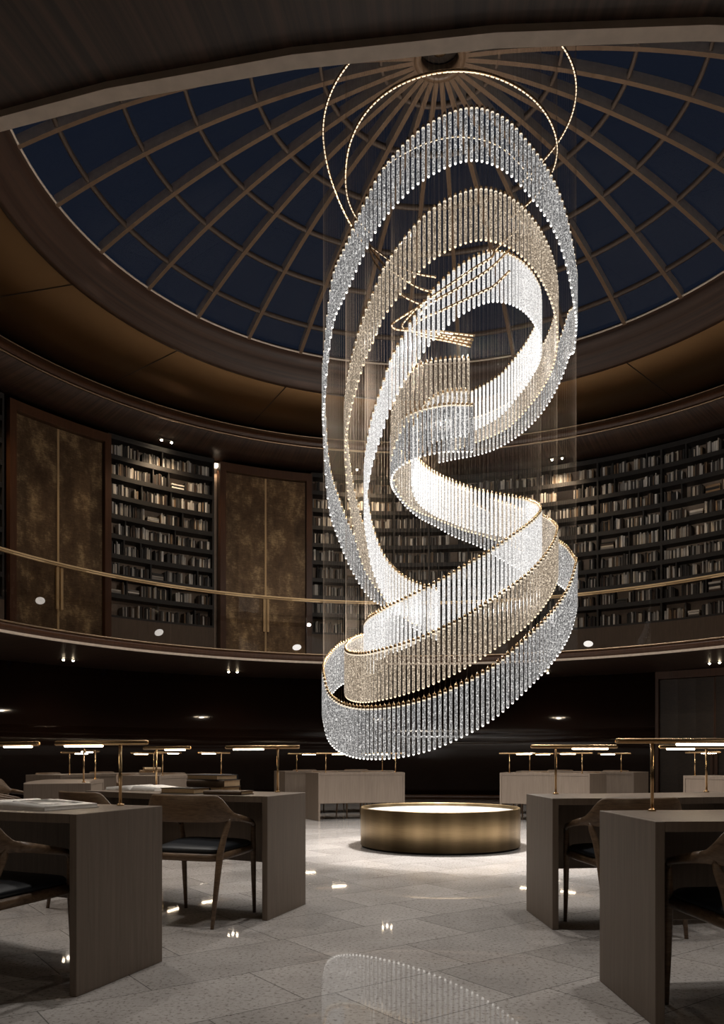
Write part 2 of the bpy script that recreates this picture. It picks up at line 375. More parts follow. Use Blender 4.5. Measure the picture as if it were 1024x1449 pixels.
for px_, e_ in ((57, 0.03), (225, 0.16), (420, 0.55), (832, 0.6)):
    refl_mats[px_] = plain('painted_reflection_%d' % px_, (0.82, 0.80, 0.78), 0.5); b_ = refl_mats[px_].node_tree.nodes['Principled BSDF']; b_.inputs['Emission Color'].default_value = (1, 0.97, 0.93, 1); b_.inputs['Emission Strength'].default_value = e_
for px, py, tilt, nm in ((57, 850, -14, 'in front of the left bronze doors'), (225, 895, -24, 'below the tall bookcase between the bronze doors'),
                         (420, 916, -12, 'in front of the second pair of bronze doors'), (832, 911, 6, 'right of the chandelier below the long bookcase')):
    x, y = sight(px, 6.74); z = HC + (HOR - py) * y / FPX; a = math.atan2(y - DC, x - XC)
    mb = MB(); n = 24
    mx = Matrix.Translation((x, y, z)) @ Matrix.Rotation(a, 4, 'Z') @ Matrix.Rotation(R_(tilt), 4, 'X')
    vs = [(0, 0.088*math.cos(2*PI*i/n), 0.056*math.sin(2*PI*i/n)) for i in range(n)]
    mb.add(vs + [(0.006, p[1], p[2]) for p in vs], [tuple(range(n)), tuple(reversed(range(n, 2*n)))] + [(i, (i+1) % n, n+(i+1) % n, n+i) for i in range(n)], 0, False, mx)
    o = mb.build('glass_reflection', refl_mats[px]); tag(o, 'painted light reflection on balustrade glass ' + nm, 'painted reflection', 'painted reflections on the balustrade glass')

# ------------------------------------------------------------------ doors of the gallery
def arc_box(mb, r0, r1, a0, a1, z0, z1, n=6, mi=0):
    mb.lathe([(r0, z0), (r1, z0), (r1, z1), (r0, z1)], n, mi, True, False, R_(a0), R_(a1))
def double_door(name, pxs, ztop, zbot=3.05, R=8.02, frame=0.9, lm='patina', hm='rail_brass'):
    a = [bearing(p, R) if isinstance(p, (int, float)) else p[0] for p in pxs]   # left edge, centre, right edge
    d = empty(name, AX); d['kind'] = 'structure'
    lf = []
    for k in (0, 1):
        b0, b1 = sorted((a[k], a[k+1])); mb = MB(); arc_box(mb, R, R+0.05, b0+0.05, b1-0.05, zbot+0.01, ztop, 3)
        lf.append(mb.build('leaf', M[lm], d))
        mb = MB(); e = a[1] + (0.07 if k == 0 else -0.07) * (1 if a[0] > a[1] else -1)
        arc_box(mb, R-0.012, R+0.04, e-0.055, e+0.055, zbot+0.02, ztop-0.01, 1); mb.build('edge_strip', M[hm], lf[k])
        mb = MB(); e = a[1] + (0.28 if k == 0 else -0.28)
        arc_box(mb, R-0.07, R-0.03, e-0.16, e+0.16, zbot+0.55, zbot+1.28, 1)
        for zz in (0.65, 1.18): arc_box(mb, R-0.04, R+0.01, e-0.04, e+0.04, zbot+zz, zbot+zz+0.03, 1)
        mb.build('handle', M[hm], lf[k])
    lo, hi = min(a), max(a); mb = MB()
    arc_box(mb, R-0.10, R+0.36, lo-frame, lo-0.03, zbot, ztop+0.16, 2); arc_box(mb, R-0.10, R+0.36, hi+0.03, hi+frame, zbot, ztop+0.16, 2)
    arc_box(mb, R-0.10, R+0.36, lo-frame, hi+frame, ztop+0.01, ztop+0.17, 6)
    mb.build('door_frame', M['frame_wood'], d)
    return d
double_door('door_1', (19, 82, 145), 6.80)
double_door('door_2', (318, 375.5, 432), 6.80)
d3 = double_door('door_3', (933, 1011, 1085), 2.66, 0.0, RW-0.09, 0.4, 'dark_door', 'frame_wood')

# niche strip light between the first bookcase and the second doors
a0, a1 = bearing(311, 8.05), bearing(304, 8.05)
nl = empty('niche_light', AX); tag(nl, 'slim vertical niche with a small light at its top beside the second bronze doors', 'light')
mb = MB(); arc_box(mb, 8.16, 8.30, a0, a1, 3.05, 6.98, 1); mb.build('niche_panel', M['back'], nl)
mb = MB(); arc_box(mb, 8.05, 8.16, a0, a1, 6.90, 6.97, 1); mb.build('light_block', M['niche'], nl)
p = pol(8.08, (a0+a1)/2, 6.86); lamp('niche_lamp', 'SPOT', p, 5, AMBER, 0.02, None, 100, 0.8)

# ------------------------------------------------------------------ downlights
def downlights(name, R, z, degs, sep, lab, tilt, energy, size, group, tint=AMBER, shift=0.0):
    for i, dg in enumerate(degs):
        t = empty(name, pol(R, dg, z), R_(dg))
        tag(t, lab(i), 'downlight', group)
        mb = MB(); mb.box((-0.06, -sep/2-0.07, -0.006), (0.06, sep/2+0.07, 0.012)); mb.build('mounting_plate', M['hub'], t)
        for s in (-1, 1):
            mb = MB(); mb.lathe([(0.030, -0.012), (0.040, -0.012), (0.042, 0.0), (0.030, 0.0)], 20); o = mb.build('bezel', M['hub'], t, (0, s*sep/2, 0))
            mb = MB(); mb.lathe([(0.001, -0.034), (0.011, -0.031), (0.019, -0.024), (0.022, -0.008)], 20, 0, False); mb.build('lens', M['lens'], o)
        sp = lamp('downlight_beam', 'SPOT', pol(R + shift, dg, z - 0.05), energy, tint, 0.03, (0, R_(tilt), 0), size, 0.7)
        # aim slightly towards the wall behind: rotate about the tangent
        tgt = pol(R + shift + math.tan(R_(tilt)), dg, z - 1.05)
        sp.rotation_euler = (tgt - sp.location).to_track_quat('-Z', 'Y').to_euler()
up_deg = [6.5 + 30*k for k in range(12)]; lo_deg = [2 + 22.5*k for k in range(16)]
upn = {2: 'above the long bookcase right of the chandelier', 3: 'above the bookcase left of the chandelier', 4: 'above the bookcase between the two bronze doors'}
downlights('ceiling_downlight', 7.78, 7.086, [d for i, d in enumerate(up_deg) if i in (0,1,2,3,4,5,6)], 0.20,
           lambda i: 'twin round downlight in the upper gallery ceiling ' + upn.get(i, ['beyond the right edge of the long bookcase', 'over the right end of the long bookcase', '', '', '', 'above the left bronze doors', 'left of the left bronze doors'][i]), 2, 84, 130, 'upper gallery downlights', AMBER, -0.2)
lon = ['in the lower soffit past the right wall', 'over the far right desks', 'over the right lower double door', 'low right of the chandelier over the back wall', 'behind the bottom of the chandelier', 'above the far centre-left desks', 'above the far left desks', 'past the left wall', 'over the left aisle', 'above the nearest left desk', 'just left of where one looks in', 'just right of where one looks in', 'above the nearest right desk']
downlights('soffit_downlight', 8.77, 2.842, lo_deg[0:9] + lo_deg[10:14], 0.19, lambda i: 'twin round downlight under the gallery ' + lon[i], -6, 15, 150, 'lower soffit downlights', WARM)

# ------------------------------------------------------------------ bookcases of the gallery and their books
ROWS = 9; ZB, ZT = 3.61, 6.98
row_h = (ZT - ZB - 0.04) / ROWS
BOOKS = []
ORD = ['first','second','third','fourth','fifth','sixth','seventh','eighth','ninth','tenth']
def nth(k):
    return ORD[k-1] if k <= 10 else '%d%s' % (k, 'th' if 10 < k % 100 < 14 else {1:'st',2:'nd',3:'rd'}.get(k % 10, 'th'))
def bookcase(label, a_left, a_right, uprights, seed, secnames, rnd_div=2):
    """curved bookcase, left end at the larger bearing"""
    rnd = random.Random(seed)
    bc = empty('bookcase', AX); tag(bc, label, 'bookcase')
    n = max(6, int(abs(a_left - a_right) / 2.0))
    mb = MB(); arc_box(mb, 8.29, 8.40, a_right, a_left, ZB, ZT, n); mb.build('back_panel', M['back'], bc)
    mb = MB(); arc_box(mb, RG, 8.40, a_right, a_left, 3.06, ZB, n); mb.build('plinth', M['plinth'], bc)
    mb = MB(); arc_box(mb, RG, 8.40, a_right, a_left, ZT, ZT+0.05, n); mb.build('cornice', M['shelf'], bc)
    w = 0.13
    for a in [a_left] + uprights + [a_right]:
        mb = MB(); aa = min(max(a, a_right + w), a_left - w); arc_box(mb, RG, 8.29, aa-w, aa+w, ZB, ZT, 1); mb.build('upright', M['shelf'], bc)
    edges = [a_left] + uprights + [a_right]
    for r in range(ROWS + 1):
        z = ZB + r * row_h; mb = MB(); arc_box(mb, RG + 0.005, 8.29, a_right, a_left, z, z + (0.085 if r else 0.04), n); mb.build('shelf', M['shelf'], bc)
    for r in range(ROWS):
        z = ZB + r * row_h + (0.085 if r else 0.04)
        for si in range(len(edges) - 1):
            al, ar = edges[si] - 2*w, edges[si+1] + 2*w
            divs = []
            if abs(al - ar) > 5.5:
                for k in range(rnd_div):
                    if rnd.random() < 0.8:
                        da = ar + (al - ar) * rnd.uniform(0.12, 0.88)
                        if all(abs(da - q) > 2.0 for q in divs): divs.append(da)
            for da in divs:
                mb = MB(); arc_box(mb, RG + 0.02, 8.29, da - 0.09, da + 0.09, z, z + row_h - 0.085, 1); mb.build('divider', M['shelf'], bc)
            a = al - 0.05; cnt = 0
            while a > ar + 0.35:
                hit = [da for da in divs if a - 0.45 < da < a + 0.12]
                if hit: a = hit[0] - 0.16; continue
                q = rnd.random()
                if q < 0.055: a -= rnd.uniform(0.5, 2.2); continue          # bare shelf
                if q < 0.15 and a - ar > 3.2 and not any(a - 2.2 < da < a for da in divs):   # flat stack
                    ln = rnd.uniform(1.5, 2.0); k = rnd.choice((2, 3, 3, 4)); zz = z
                    for j in range(k):
                        th = rnd.uniform(0.025, 0.05); cnt += 1
                        BOOKS.append(dict(a=a - ln/2, w=th, h=R_(ln)*8.1*rnd.uniform(0.88, 1.0), d=0.19, z=zz, flat=True, c=rnd.choices(range(9), (4,3,2,3,3,2,3,2,3))[0], row=r, sec=secnames[si], n=cnt, of=(j, k), bc=label)); zz += th + 0.001
                    a -= ln + 0.2; continue
                run = rnd.randint(5, 16); hb = rnd.uniform(0.182, 0.225)
                for j in range(run):
                    th = rnd.choice((0.018, 0.022, 0.026, 0.03, 0.036, 0.042)); da = math.degrees(th / 8.1)
                    if a - da < ar + 0.1 or any(a - da - 0.12 < q2 < a + 0.12 for q2 in divs): break
                    cnt += 1
                    BOOKS.append(dict(a=a - da/2, w=th, h=min(row_h - 0.115, hb * rnd.uniform(0.82, 1.12)), d=rnd.uniform(0.14, 0.19), z=z, flat=False, tilt=0.0,
                                      c=rnd.choices(range(9), (5,4,3,3,3,2,3,2,3))[0], row=r, sec=secnames[si], n=cnt, bc=label, off=rnd.uniform(0, 0.03)))
                    a -= da + 0.008
                a -= rnd.choice((0.05, 0.1, 0.3, 0.5)) + (0.6 if rnd.random() < 0.12 else 0)
    return bc
bl = lambda px: bearing(px, RG)
bookcase('dark curved bookcase full of books between the two pairs of bronze doors', bl(153), bl(303), [], 3, ['case between the bronze doors'], 3)
bookcase('long curved bookcase sweeping from the second bronze doors behind the chandelier to the right', bl(440), bl(1090),
         [bl(489), bl(557), bl(607), bl(700), bl(760), bl(845), bl(935)], 11,
         ['bay left of the chandelier', 'bay behind the left ribbons', 'bay behind the middle ribbons', 'bay behind the curl', 'bay behind the right ribbons',
          'bay just right of the chandelier', 'middle bay right of the chandelier', 'bay at the right edge'], 2)
bookcase('sliver of dark bookcase at the left edge beyond the left bronze doors', bl(6) + 9, bl(6), [], 5, ['case left of the left doors'], 1)
def book_px(b):
    p = pol(8.05, b['a'], b['z']); return CX + FPX * p.x / p.y, (b['w'] * b['h']) / (p.y * p.y)
cand = []
for i, b in enumerate(BOOKS):
    px, sz = book_px(b)
    zr = b['row'] >= 3
    if (150 < px < 306 or 835 < px < 1022) : cand.append((sz * (1.0 if zr else 0.8), i))
chosen = set(i for s_, i in sorted(cand, reverse=True)[:298])
unit = {}
def unit_book(c):
    if c not in unit:
        mb = MB()   # spine faces -Y: covers, rounded spine, page block
        mb.box((-0.5, -0.46, 0), (-0.40, 0.5, 1), 0); mb.box((0.40, -0.46, 0), (0.5, 0.5, 1), 0)
        mb.add([(-0.5,-0.46,0),(-0.25,-0.5,0),(0.25,-0.5,0),(0.5,-0.46,0),(-0.5,-0.46,1),(-0.25,-0.5,1),(0.25,-0.5,1),(0.5,-0.46,1)], [(0,1,5,4),(1,2,6,5),(2,3,7,6),(0,3,2,1),(4,5,6,7)], 0)
        mb.box((-0.40, -0.45, 0.015), (0.40, 0.48, 0.985), 1)
        o = mb.build('book', [BM[c], M['page_edge']]); unit[c] = o.data; bpy.data.objects.remove(o)
    return unit[c]
def book_matrix(b):
    r = RG + 0.035 + b.get('off', 0.0) + b['d']/2
    p = pol(r, b['a'], b['z'] + 0.001)
    base = Matrix.Translation(p) @ Matrix.Rotation(R_(b['a'] - 90), 4, 'Z')
    if b['flat']:
        return base @ Matrix.Translation((-b['h']/2, 0, b['w']/2)) @ Matrix.Rotation(PI/2, 4, 'Y') @ Matrix.Diagonal((b['w'], b['d'], b['h'], 1))
    return base @ Matrix.Diagonal((b['w'], b['d'], b['h'], 1))
rest = MB()
shelf_word = {8: 'top', 0: 'bottom'}
for i, b in enumerate(BOOKS):
    sw = shelf_word.get(b['row'], nth(9 - b['row'])) + ' shelf'
    mx = book_matrix(b)
    if i in chosen:
        o = bpy.data.objects.new('book', unit_book(b['c'])); COL.objects.link(o); o.matrix_world = mx
        cn = BOOK_COL[b['c']][0]
        if b['flat']:
            lab = 'flat %s book, %s from left, %s, %s' % (cn, nth(b['n']), sw, b['sec'])
        else:
            lab = '%s upright book, %s from left, %s, %s' % (cn, nth(b['n']), sw, b['sec'])
        tag(o, lab, 'book', 'books on the gallery shelves')
    else:
        me = unit_book(b['c']); rest.add([v.co for v in me.vertices], [tuple(p.vertices) for p in me.polygons], 0, False, mx)
        k = len(me.polygons); rest.m[-k:] = [b['c'] if p.material_index == 0 else 9 for p in me.polygons]
o = rest.build('shelved_books', BM + [M['page_edge']], fix=False); tag(o, 'remaining rows of books filling the curved gallery bookcases', 'books', kind='stuff')

# ------------------------------------------------------------------ round basin
bs = empty('round_basin', (XC, DC, 0)); tag(bs, 'low round brushed bronze drum filled with white chippings under the chandelier', 'basin')
mb = MB(); mb.lathe([(0.86, 0.02), (0.885, 0.02), (0.885, 0.425), (0.880, 0.434), (0.865, 0.434), (0.86, 0.425)], 128); mb.build('drum_wall', M['bronze'], bs)
mb = MB(); mb.lathe([(0.84, 0.0), (0.855, 0.0), (0.855, 0.03), (0.84, 0.03)], 96); mb.build('plinth_ring', M['hub'], bs)
mb = MB(); mb.lathe([(0.001, 0.03), (0.86, 0.03), (0.86, 0.395), (0.4, 0.402), (0.001, 0.404)], 96); mb.build('chippings', M['chips'], bs)

# ------------------------------------------------------------------ desks
RI = (3.70, 4.27); RO = (5.28, 5.88)
def desk(center, rr, label, span=10.9):
    r0, r1 = rr; d = empty('reading_desk', pol((r0+r1)/2, center), R_(center))
    rm = (r0+r1)/2
    def part(name, ra, rb, a0, a1, z0, z1, n, bv=0.003):
        mb = MB(); mb.lathe([(ra, z0), (rb, z0), (rb, z1), (ra, z1)], n, 0, True, False, R_(a0), R_(a1))
        mb.v = [(x - rm, y, z) for x, y, z in mb.v]
        return bevel(mb.build(name, M['desk'], d), bv)
    t = math.degrees(0.034 / rm)
    part('desktop', r0, r1, -span + t, span - t, 0.712, 0.75, 16, 0.001)
    part('side_panel', r0, r1, -span, -span + t, 0.0, 0.75, 1); part('side_panel', r0, r1, span - t, span, 0.0, 0.75, 1)
    part('modesty_panel', r0 + 0.006, r0 + 0.034, -span + t*1.02, span - t*1.02, 0.27, 0.711, 16)
    tag(d, label, 'desk', 'curved reading desks'); return d
DESKS = [
    ('A', -121.2, RO, 'nearest desk on the left'), ('B', -120.6, RI, 'second desk on the left holding the stacked books'),
    ('C', -166.2, RI, 'end-on desk at the left edge'), ('D', 148.8, RO, 'long far left desk by the back wall'), ('E', 148.8, RI, 'far left inner desk behind the stacked books'),
    ('F', 103.8, RI, 'far desk just left of the bronze basin'), ('G', 103.8, RO, 'rear desk behind the one left of the basin'),
    ('H', 58.8, RI, 'far desk just right of the bronze basin'), ('I', 58.8, RO, 'rear desk behind the one right of the basin'),
    ('J', 13.8, RI, 'far desk at the right edge'), ('K', -76.2, RI, 'second desk on the right'), ('L', -77.2, RO, 'nearest desk on the right')]
for k, c, rr, nm in DESKS: desk(c, rr, 'curved greige wood reading desk, ' + nm)

# ------------------------------------------------------------------ desk lamps
def make_lamp():
    t = empty('desk_lamp')
    mb = MB(); mb.lathe([(0.001, 0.0), (0.017, 0.0), (0.017, 0.008), (0.0085, 0.011), (0.001, 0.011)], 20); mb.build('base', M['brass'], t)
    mb = MB(); mb.tube([(0,0,0.01), (0,0,0.294)], 0.0075, 14); mb.build('pole', M['brass'], t)
    # bar along +Y (long, lit side); flattened tube with rounded ends
    def cap(y0, y1, w, h, n=8, z=0.305):
        pts = []
        sec = [(w*math.cos(2*PI*k/14), h*math.sin(2*PI*k/14)) for k in range(14)]
        ys = [(y0 - w + w*(1-math.cos(PI/2*i/4)), math.sin(PI/2*i/4)) for i in range(1, 5)] + [(y1 + w*math.sin(PI/2*i/4), math.cos(PI/2*i/4)) for i in range(0, 4)]
        return [[(x*s, y, z + zz*s) for x, zz in sec] + [(sec[0][0]*s, y, z + sec[0][1]*s)] for y, s in ys]
    mb = MB(); mb.grid(cap(-0.155, 0.400, 0.011, 0.0125)); mb.build('bar', M['brass'], t)
    mb = MB(); mb.tube([(0, 0.11, 0.2915), (0, 0.345, 0.2915)], 0.0062, 10); mb.build('light_tube', M['lamp_glow'], t)
    return t
proto = make_lamp(); used = False
LOFF = {'A': (8.7, 1.3), 'L': (8.6, 8.6), 'B': (8.1, 9.3), 'K': (8.9, 8.2)}
for k, c, rr, nm in DESKS:
    for s in (1, -1):
        if k == 'L' and s == 1: continue           # that lamp is outside the picture
        off = LOFF.get(k, (8.7, 8.7) if rr is RI else (8.4, 8.4))[0 if s > 0 else 1]
        o = proto if not used else copy_tree(proto); used = True
        a = c + s*off
        o.location = pol(rr[0] + 0.055, a, 0.75); o.rotation_euler = (0, 0, R_(a) + (PI if s > 0 else 0))
        # local +Y must run towards the desk centre
        side = 'clockwise'
        if c < -90 or c > 180: e = 'right' if s > 0 else 'left'
        elif c < 0: e = 'right' if s > 0 else 'left'
        else: e = 'left' if s > 0 else 'right'
        if k == 'C': e = 'near' if s > 0 else 'far'
        if k == 'J': e = 'left' if s > 0 else 'near'
        tag(o, 'lit brass lamp, %s end of %s' % (e, nm), 'desk lamp', 'brass desk lamps')

# ------------------------------------------------------------------ chairs
def make_chair():
    """origin on the floor under the seat; +Y is the way the sitter faces"""
    t = empty('armchair')
    # backrest: curved board that dips and narrows into the arms
    n = 28; front, back = [], []
    def prof(u):          # u in -1..1 across the back
        a = abs(u); ang = u * 1.12
        x = 0.292 * math.sin(ang) / math.sin(1.12) ; y = -0.245 + 0.155 * (1 - math.cos(ang)) / (1 - math.cos(1.12)) * 0.9
        k = max(0, (a - 0.60) / 0.40); k = k*k*(3-2*k)
        top = 0.765 - 0.115 * k; bot = 0.605 + 0.004 * k
        return x, y, top, bot
    rows = []
    for i in range(n + 1):
        u = -1 + 2*i/n; x, y, zt, zb = prof(u); th = 0.011 + 0.004*abs(u); ang = u*1.12
        nx, ny = math.sin(ang)*1.0, -math.cos(ang)
        lean = -0.10
        r = []
        for (f, o_) in ((0.0, 0.6), (0.06, 1.0), (0.5, 1.0), (0.94, 1.0), (1.0, 0.55), (1.0, -0.55), (0.94, -1.0), (0.5, -1.0), (0.06, -1.0), (0.0, -0.6)):
            z = zb + (zt - zb)*f; r.append((x + nx*th*o_, y + ny*th*o_ + lean*(z - 0.60), z))
        rows.append(r + [r[0]])
    mb = MB(); mb.grid(rows)
    for r, fl in ((rows[0], False), (rows[-1], True)): mb.add(r[:-1], [tuple(range(10)) if not fl else tuple(reversed(range(10)))])
    mb.build('backrest', M['chair'], t)
    for s in (-1, 1):
        # arm: from the end of the back, forward and down to the front leg
        mb = MB(); pts = [(s*0.283, -0.115, 0.630), (s*0.292, -0.06, 0.622), (s*0.292, 0.02, 0.607), (s*0.283, 0.10, 0.592), (s*0.268, 0.165, 0.578), (s*0.258, 0.192, 0.560)]
        mb.tube(pts, [0.024, 0.021, 0.018, 0.016, 0.015, 0.014], 10, sx=0.75); mb.build('armrest', M['chair'], t)
        # front leg: floor to arm
        mb = MB(); pts = [(s*0.245, 0.235, 0.0), (s*0.246, 0.222, 0.20), (s*0.248, 0.210, 0.42), (s*0.252, 0.202, 0.50), (s*0.257, 0.196, 0.565)]
        mb.tube(pts, [0.0105, 0.015, 0.019, 0.016, 0.0145], 10); mb.build('leg', M['chair'], t)
        # rear leg: floor to backrest, flaring where it joins
        mb = MB(); pts = [(s*0.225, -0.285, 0.0), (s*0.230, -0.245, 0.22), (s*0.236, -0.210, 0.42), (s*0.246, -0.180, 0.52), (s*0.258, -0.156, 0.585), (s*0.264, -0.144, 0.632)]
        mb.tube(pts, [0.0105, 0.016, 0.021, 0.018, 0.017, 0.013], 10); mb.build('leg', M['chair'], t)
    # seat frame and cushion: rounded trapezoid slabs
    def slab(w_f, w_b, y0, y1, z0, z1, rad, puff=0.0, rake=0.02):
        out_ = []
        for cx_, cy_, a0_ in ((w_f - rad, y1 - rad, 0), (-w_f + rad, y1 - rad, 90), (-w_b + rad, y0 + rad, 180), (w_b - rad, y0 + rad, 270)):
            for i in range(7):
                a = R_(a0_ + 90*i/6); out_.append((cx_ + rad*math.cos(a), cy_ + rad*math.sin(a)))
        m_ = len(out_); lev = [(z0, 0.96), (z0 + (z1-z0)*0.25, 1.0), (z0 + (z1-z0)*0.7, 1.0), (z1, 0.955), (z1 + puff*0.7, 0.75), (z1 + puff, 0.35)]
        mb = MB(); vs = []; fs = []
        for z, sc in lev:
            for x, y in out_: vs.append((x*sc, (y - (y0+y1)/2)*sc + (y0+y1)/2, z + rake*(y - y0)/(y1 - y0)))
        for i in range(len(lev) - 1):
            for k in range(m_): fs.append((i*m_+k, i*m_+(k+1) % m_, (i+1)*m_+(k+1) % m_, (i+1)*m_+k))
        fs.append(tuple(reversed(range(m_)))); fs.append(tuple((len(lev)-1)*m_ + k for k in range(m_)))
        mb.add(vs, fs, 0, True); return mb
    slab(0.262, 0.232, -0.225, 0.235, 0.375, 0.418, 0.07).build('seat_frame', M['chair'], t)
    slab(0.252, 0.222, -0.205, 0.225, 0.4185, 0.448, 0.08, 0.012).build('seat', M['seat'], t)
    return t
CH = [ # bearing, radius of seat centre, twist, label
    (-115.4, 4.33, 8, 'wooden armchair with dark seat tucked at the right half of second desk on the left'),
    (-126.2, 4.36, 0, 'wooden armchair back rising behind nearest left desk beside its lamp pole'),
    (-114.3, 5.94, 0, 'shadowed wooden armchair pushed under nearest desk on the left'),
    (-84.0, 5.84, 0, 'shadowed wooden armchair pushed under nearest desk on the right'),
    (-81.6, 4.28, 0, 'wooden armchair with dark seat behind nearest right desk, at second right desk'),
    (-161.0, 4.52, 8, 'wooden armchair at the near half of end-on desk at the left edge'),
    (-171.0, 4.52, -6, 'wooden armchair at the far half of end-on desk at the left edge')]
far_nm = {'D': 'long far left desk by the back wall', 'E': 'far left inner desk behind the stacked books', 'F': 'far desk just left of the bronze basin', 'G': 'rear desk behind the one left of basin',
          'H': 'far desk just right of the bronze basin', 'I': 'rear desk behind the one right of basin', 'J': 'far desk at the right edge'}
for k, c, rr, nm in DESKS:
    if k in far_nm:
        off = 5.4 if rr is RI else 4.6
        for s in (1, -1): CH.append((c + s*off, rr[1] + 0.06, 0, 'wooden armchair at the %s half of %s' % ('left' if s > 0 else 'right', far_nm[k])))
pc = make_chair(); used = False
for a, r, tw, lab in CH:
    o = pc if not used else copy_tree(pc); used = True
    o.location = pol(r, a, 0.0); o.rotation_euler = (0, 0, R_(a + 90 + tw))      # faces the centre
    tag(o, lab, 'chair', 'wooden armchairs at the desks')

# ------------------------------------------------------------------ books on the desks
def closed_book(loc, rz, w, d, h, cover, label, name='book', spine_y=-1):
    """w along the spine, d spine to fore edge, h thick; lying flat"""
    t = empty(name, loc, rz)
    c = 0.004; mb = MB(); mb.box((-w/2, -d/2, 0), (w/2, d/2, c)); mb.box((-w/2, -d/2, h - c), (w/2, d/2, h))
    n = 8; rows = []
    for i in range(n + 1):
        a = PI*i/n; rows.append([(-w/2, -d/2 - 0.010*math.sin(a), h/2 - (h/2)*math.cos(a)), (w/2, -d/2 - 0.010*math.sin(a), h/2 - (h/2)*math.cos(a))])
    mb.grid(rows); mb.box((-w/2, -d/2 - 0.001, c), (w/2, -d/2 + 0.003, h - c))
    mb.build('cover', cover, t)
    mb = MB(); mb.box((-w/2 + 0.005, -d/2 + 0.003, c), (w/2 - 0.005, d/2 - 0.006, h - c)); mb.build('page_block', M['page_edge'], t)
    tag(t, label, 'book', 'books lying on the desks'); return t
def photo_mat(name, kind):
    m, nt, out = new_mat(name); b = principled(nt, out, 0.6)
    v = coords(nt, (1,1,1)); f = noise(nt, v, 7.0, 6, 0.6, 0.8)
    L(nt, ramp(nt, f, [(0.40, (0.05,0.048,0.046)), (0.52, (0.28,0.27,0.26)), (0.6, (0.78,0.76,0.73))]), b.inputs['Base Color']); return m
PH = photo_mat('grey_photograph', 0)
def open_book(loc, rz, w, d, h, label, pic=True):
    t = empty('open_book', loc, rz)
    mb = MB(); mb.box((-w - 0.006, -d/2 - 0.006, 0), (w + 0.006, d/2 + 0.006, 0.004)); mb.build('cover', M['paper'], t)
    for s in (-1, 1):
        rows = []; n = 14
        for i in range(n + 1):
            u = i/n; x = s*w*u
            z = 0.004 + h*(min(1, u*7)**0.5)*(1 - 0.55*u) * (0.25 + 0.75*min(1, u*5 + 0.15))
            rows.append([(x, -d/2, 0.004), (x, -d/2, z), (x, d/2, z), (x, d/2, 0.004)])
        mb = MB(); mb.grid(rows); mb.add(rows[-1], [(0,1,2,3)]); pb = mb.build('page_block', M['paper'], t)
        if pic and s > 0:
            rows = []
            for i in range(11):
                u = 0.10 + 0.74*i/10; x = s*w*u
                z = 0.0052 + h*(min(1, u*7)**0.5)*(1 - 0.55*u) * (0.25 + 0.75*min(1, u*5 + 0.15)); rows.append([(x, -d*0.30, z), (x, d*0.40, z)])
            mb = MB(); mb.grid(rows); q = mb.build('photograph', PH, pb); tag(q, 'grey photograph printed on the page')
    tag(t, label, 'open book', 'open books on the desks'); return t
def on_desk(px, py, h=0.75):
    d = FPX*(HC - h)/(py - HOR); return Vector(((px - CX)/FPX*d, d, h + 0.001))
def near_desk(px, r):
    x, y = sight(px, r, False); return Vector((x, y, 0.751))
open_book(near_desk(30, 5.62), R_(-27), 0.33, 0.30, 0.032, 'large open picture book on the nearest left desk')
open_book(near_desk(203, 3.93), R_(-28), 0.23, 0.27, 0.034, 'open white book on the second left desk beside the book stack', False)
navy = plain('navy_cloth', (0.030, 0.036, 0.055), 0.6); brn = plain('brown_leather', (0.075, 0.045, 0.024), 0.5); blk = plain('dark_cloth', (0.03, 0.026, 0.024), 0.6); tanl = plain('tan_leather', (0.20, 0.125, 0.065), 0.5)
p = near_desk(303, 3.90); a = R_(-28)
closed_book(p, a + PI, 0.28, 0.20, 0.036, tanl, 'tan book at the bottom of the four-high stack on second left desk')
closed_book(p + Vector((0.0, 0.0, 0.037)), a + 0.10, 0.29, 0.21, 0.046, brn, 'thick brown ribbed book second from the top of the desk stack')
closed_book(p + Vector((-0.015, 0.0, 0.084)), a + PI - 0.08, 0.28, 0.20, 0.034, navy, 'navy covered book on top of the desk stack')
closed_book(near_desk(262, 4.14), a + PI + 0.05, 0.27, 0.17, 0.036, blk, 'dark covered book lying left of the desk stack, nearest the armchair')
closed_book(near_desk(324, 4.13), a + 0.12, 0.27, 0.16, 0.024, brn, 'thin brown ribbed book lying in front of the desk stack on its right')
qx, qy = sight(212, 5.58); q = Vector((qx, qy, 0.751))
for i, (dz, hh, mm, ll, ww) in enumerate(((0, 0.040, tanl, 'lower', 0.32), (0.041, 0.040, M['page_edge'], 'upper', 0.25))):
    closed_book(q + Vector((0.03*i, 0, dz)), R_(20 + 4*i), ww, 0.22, hh, mm, '%s book of the small pile on the long far left desk' % ll)

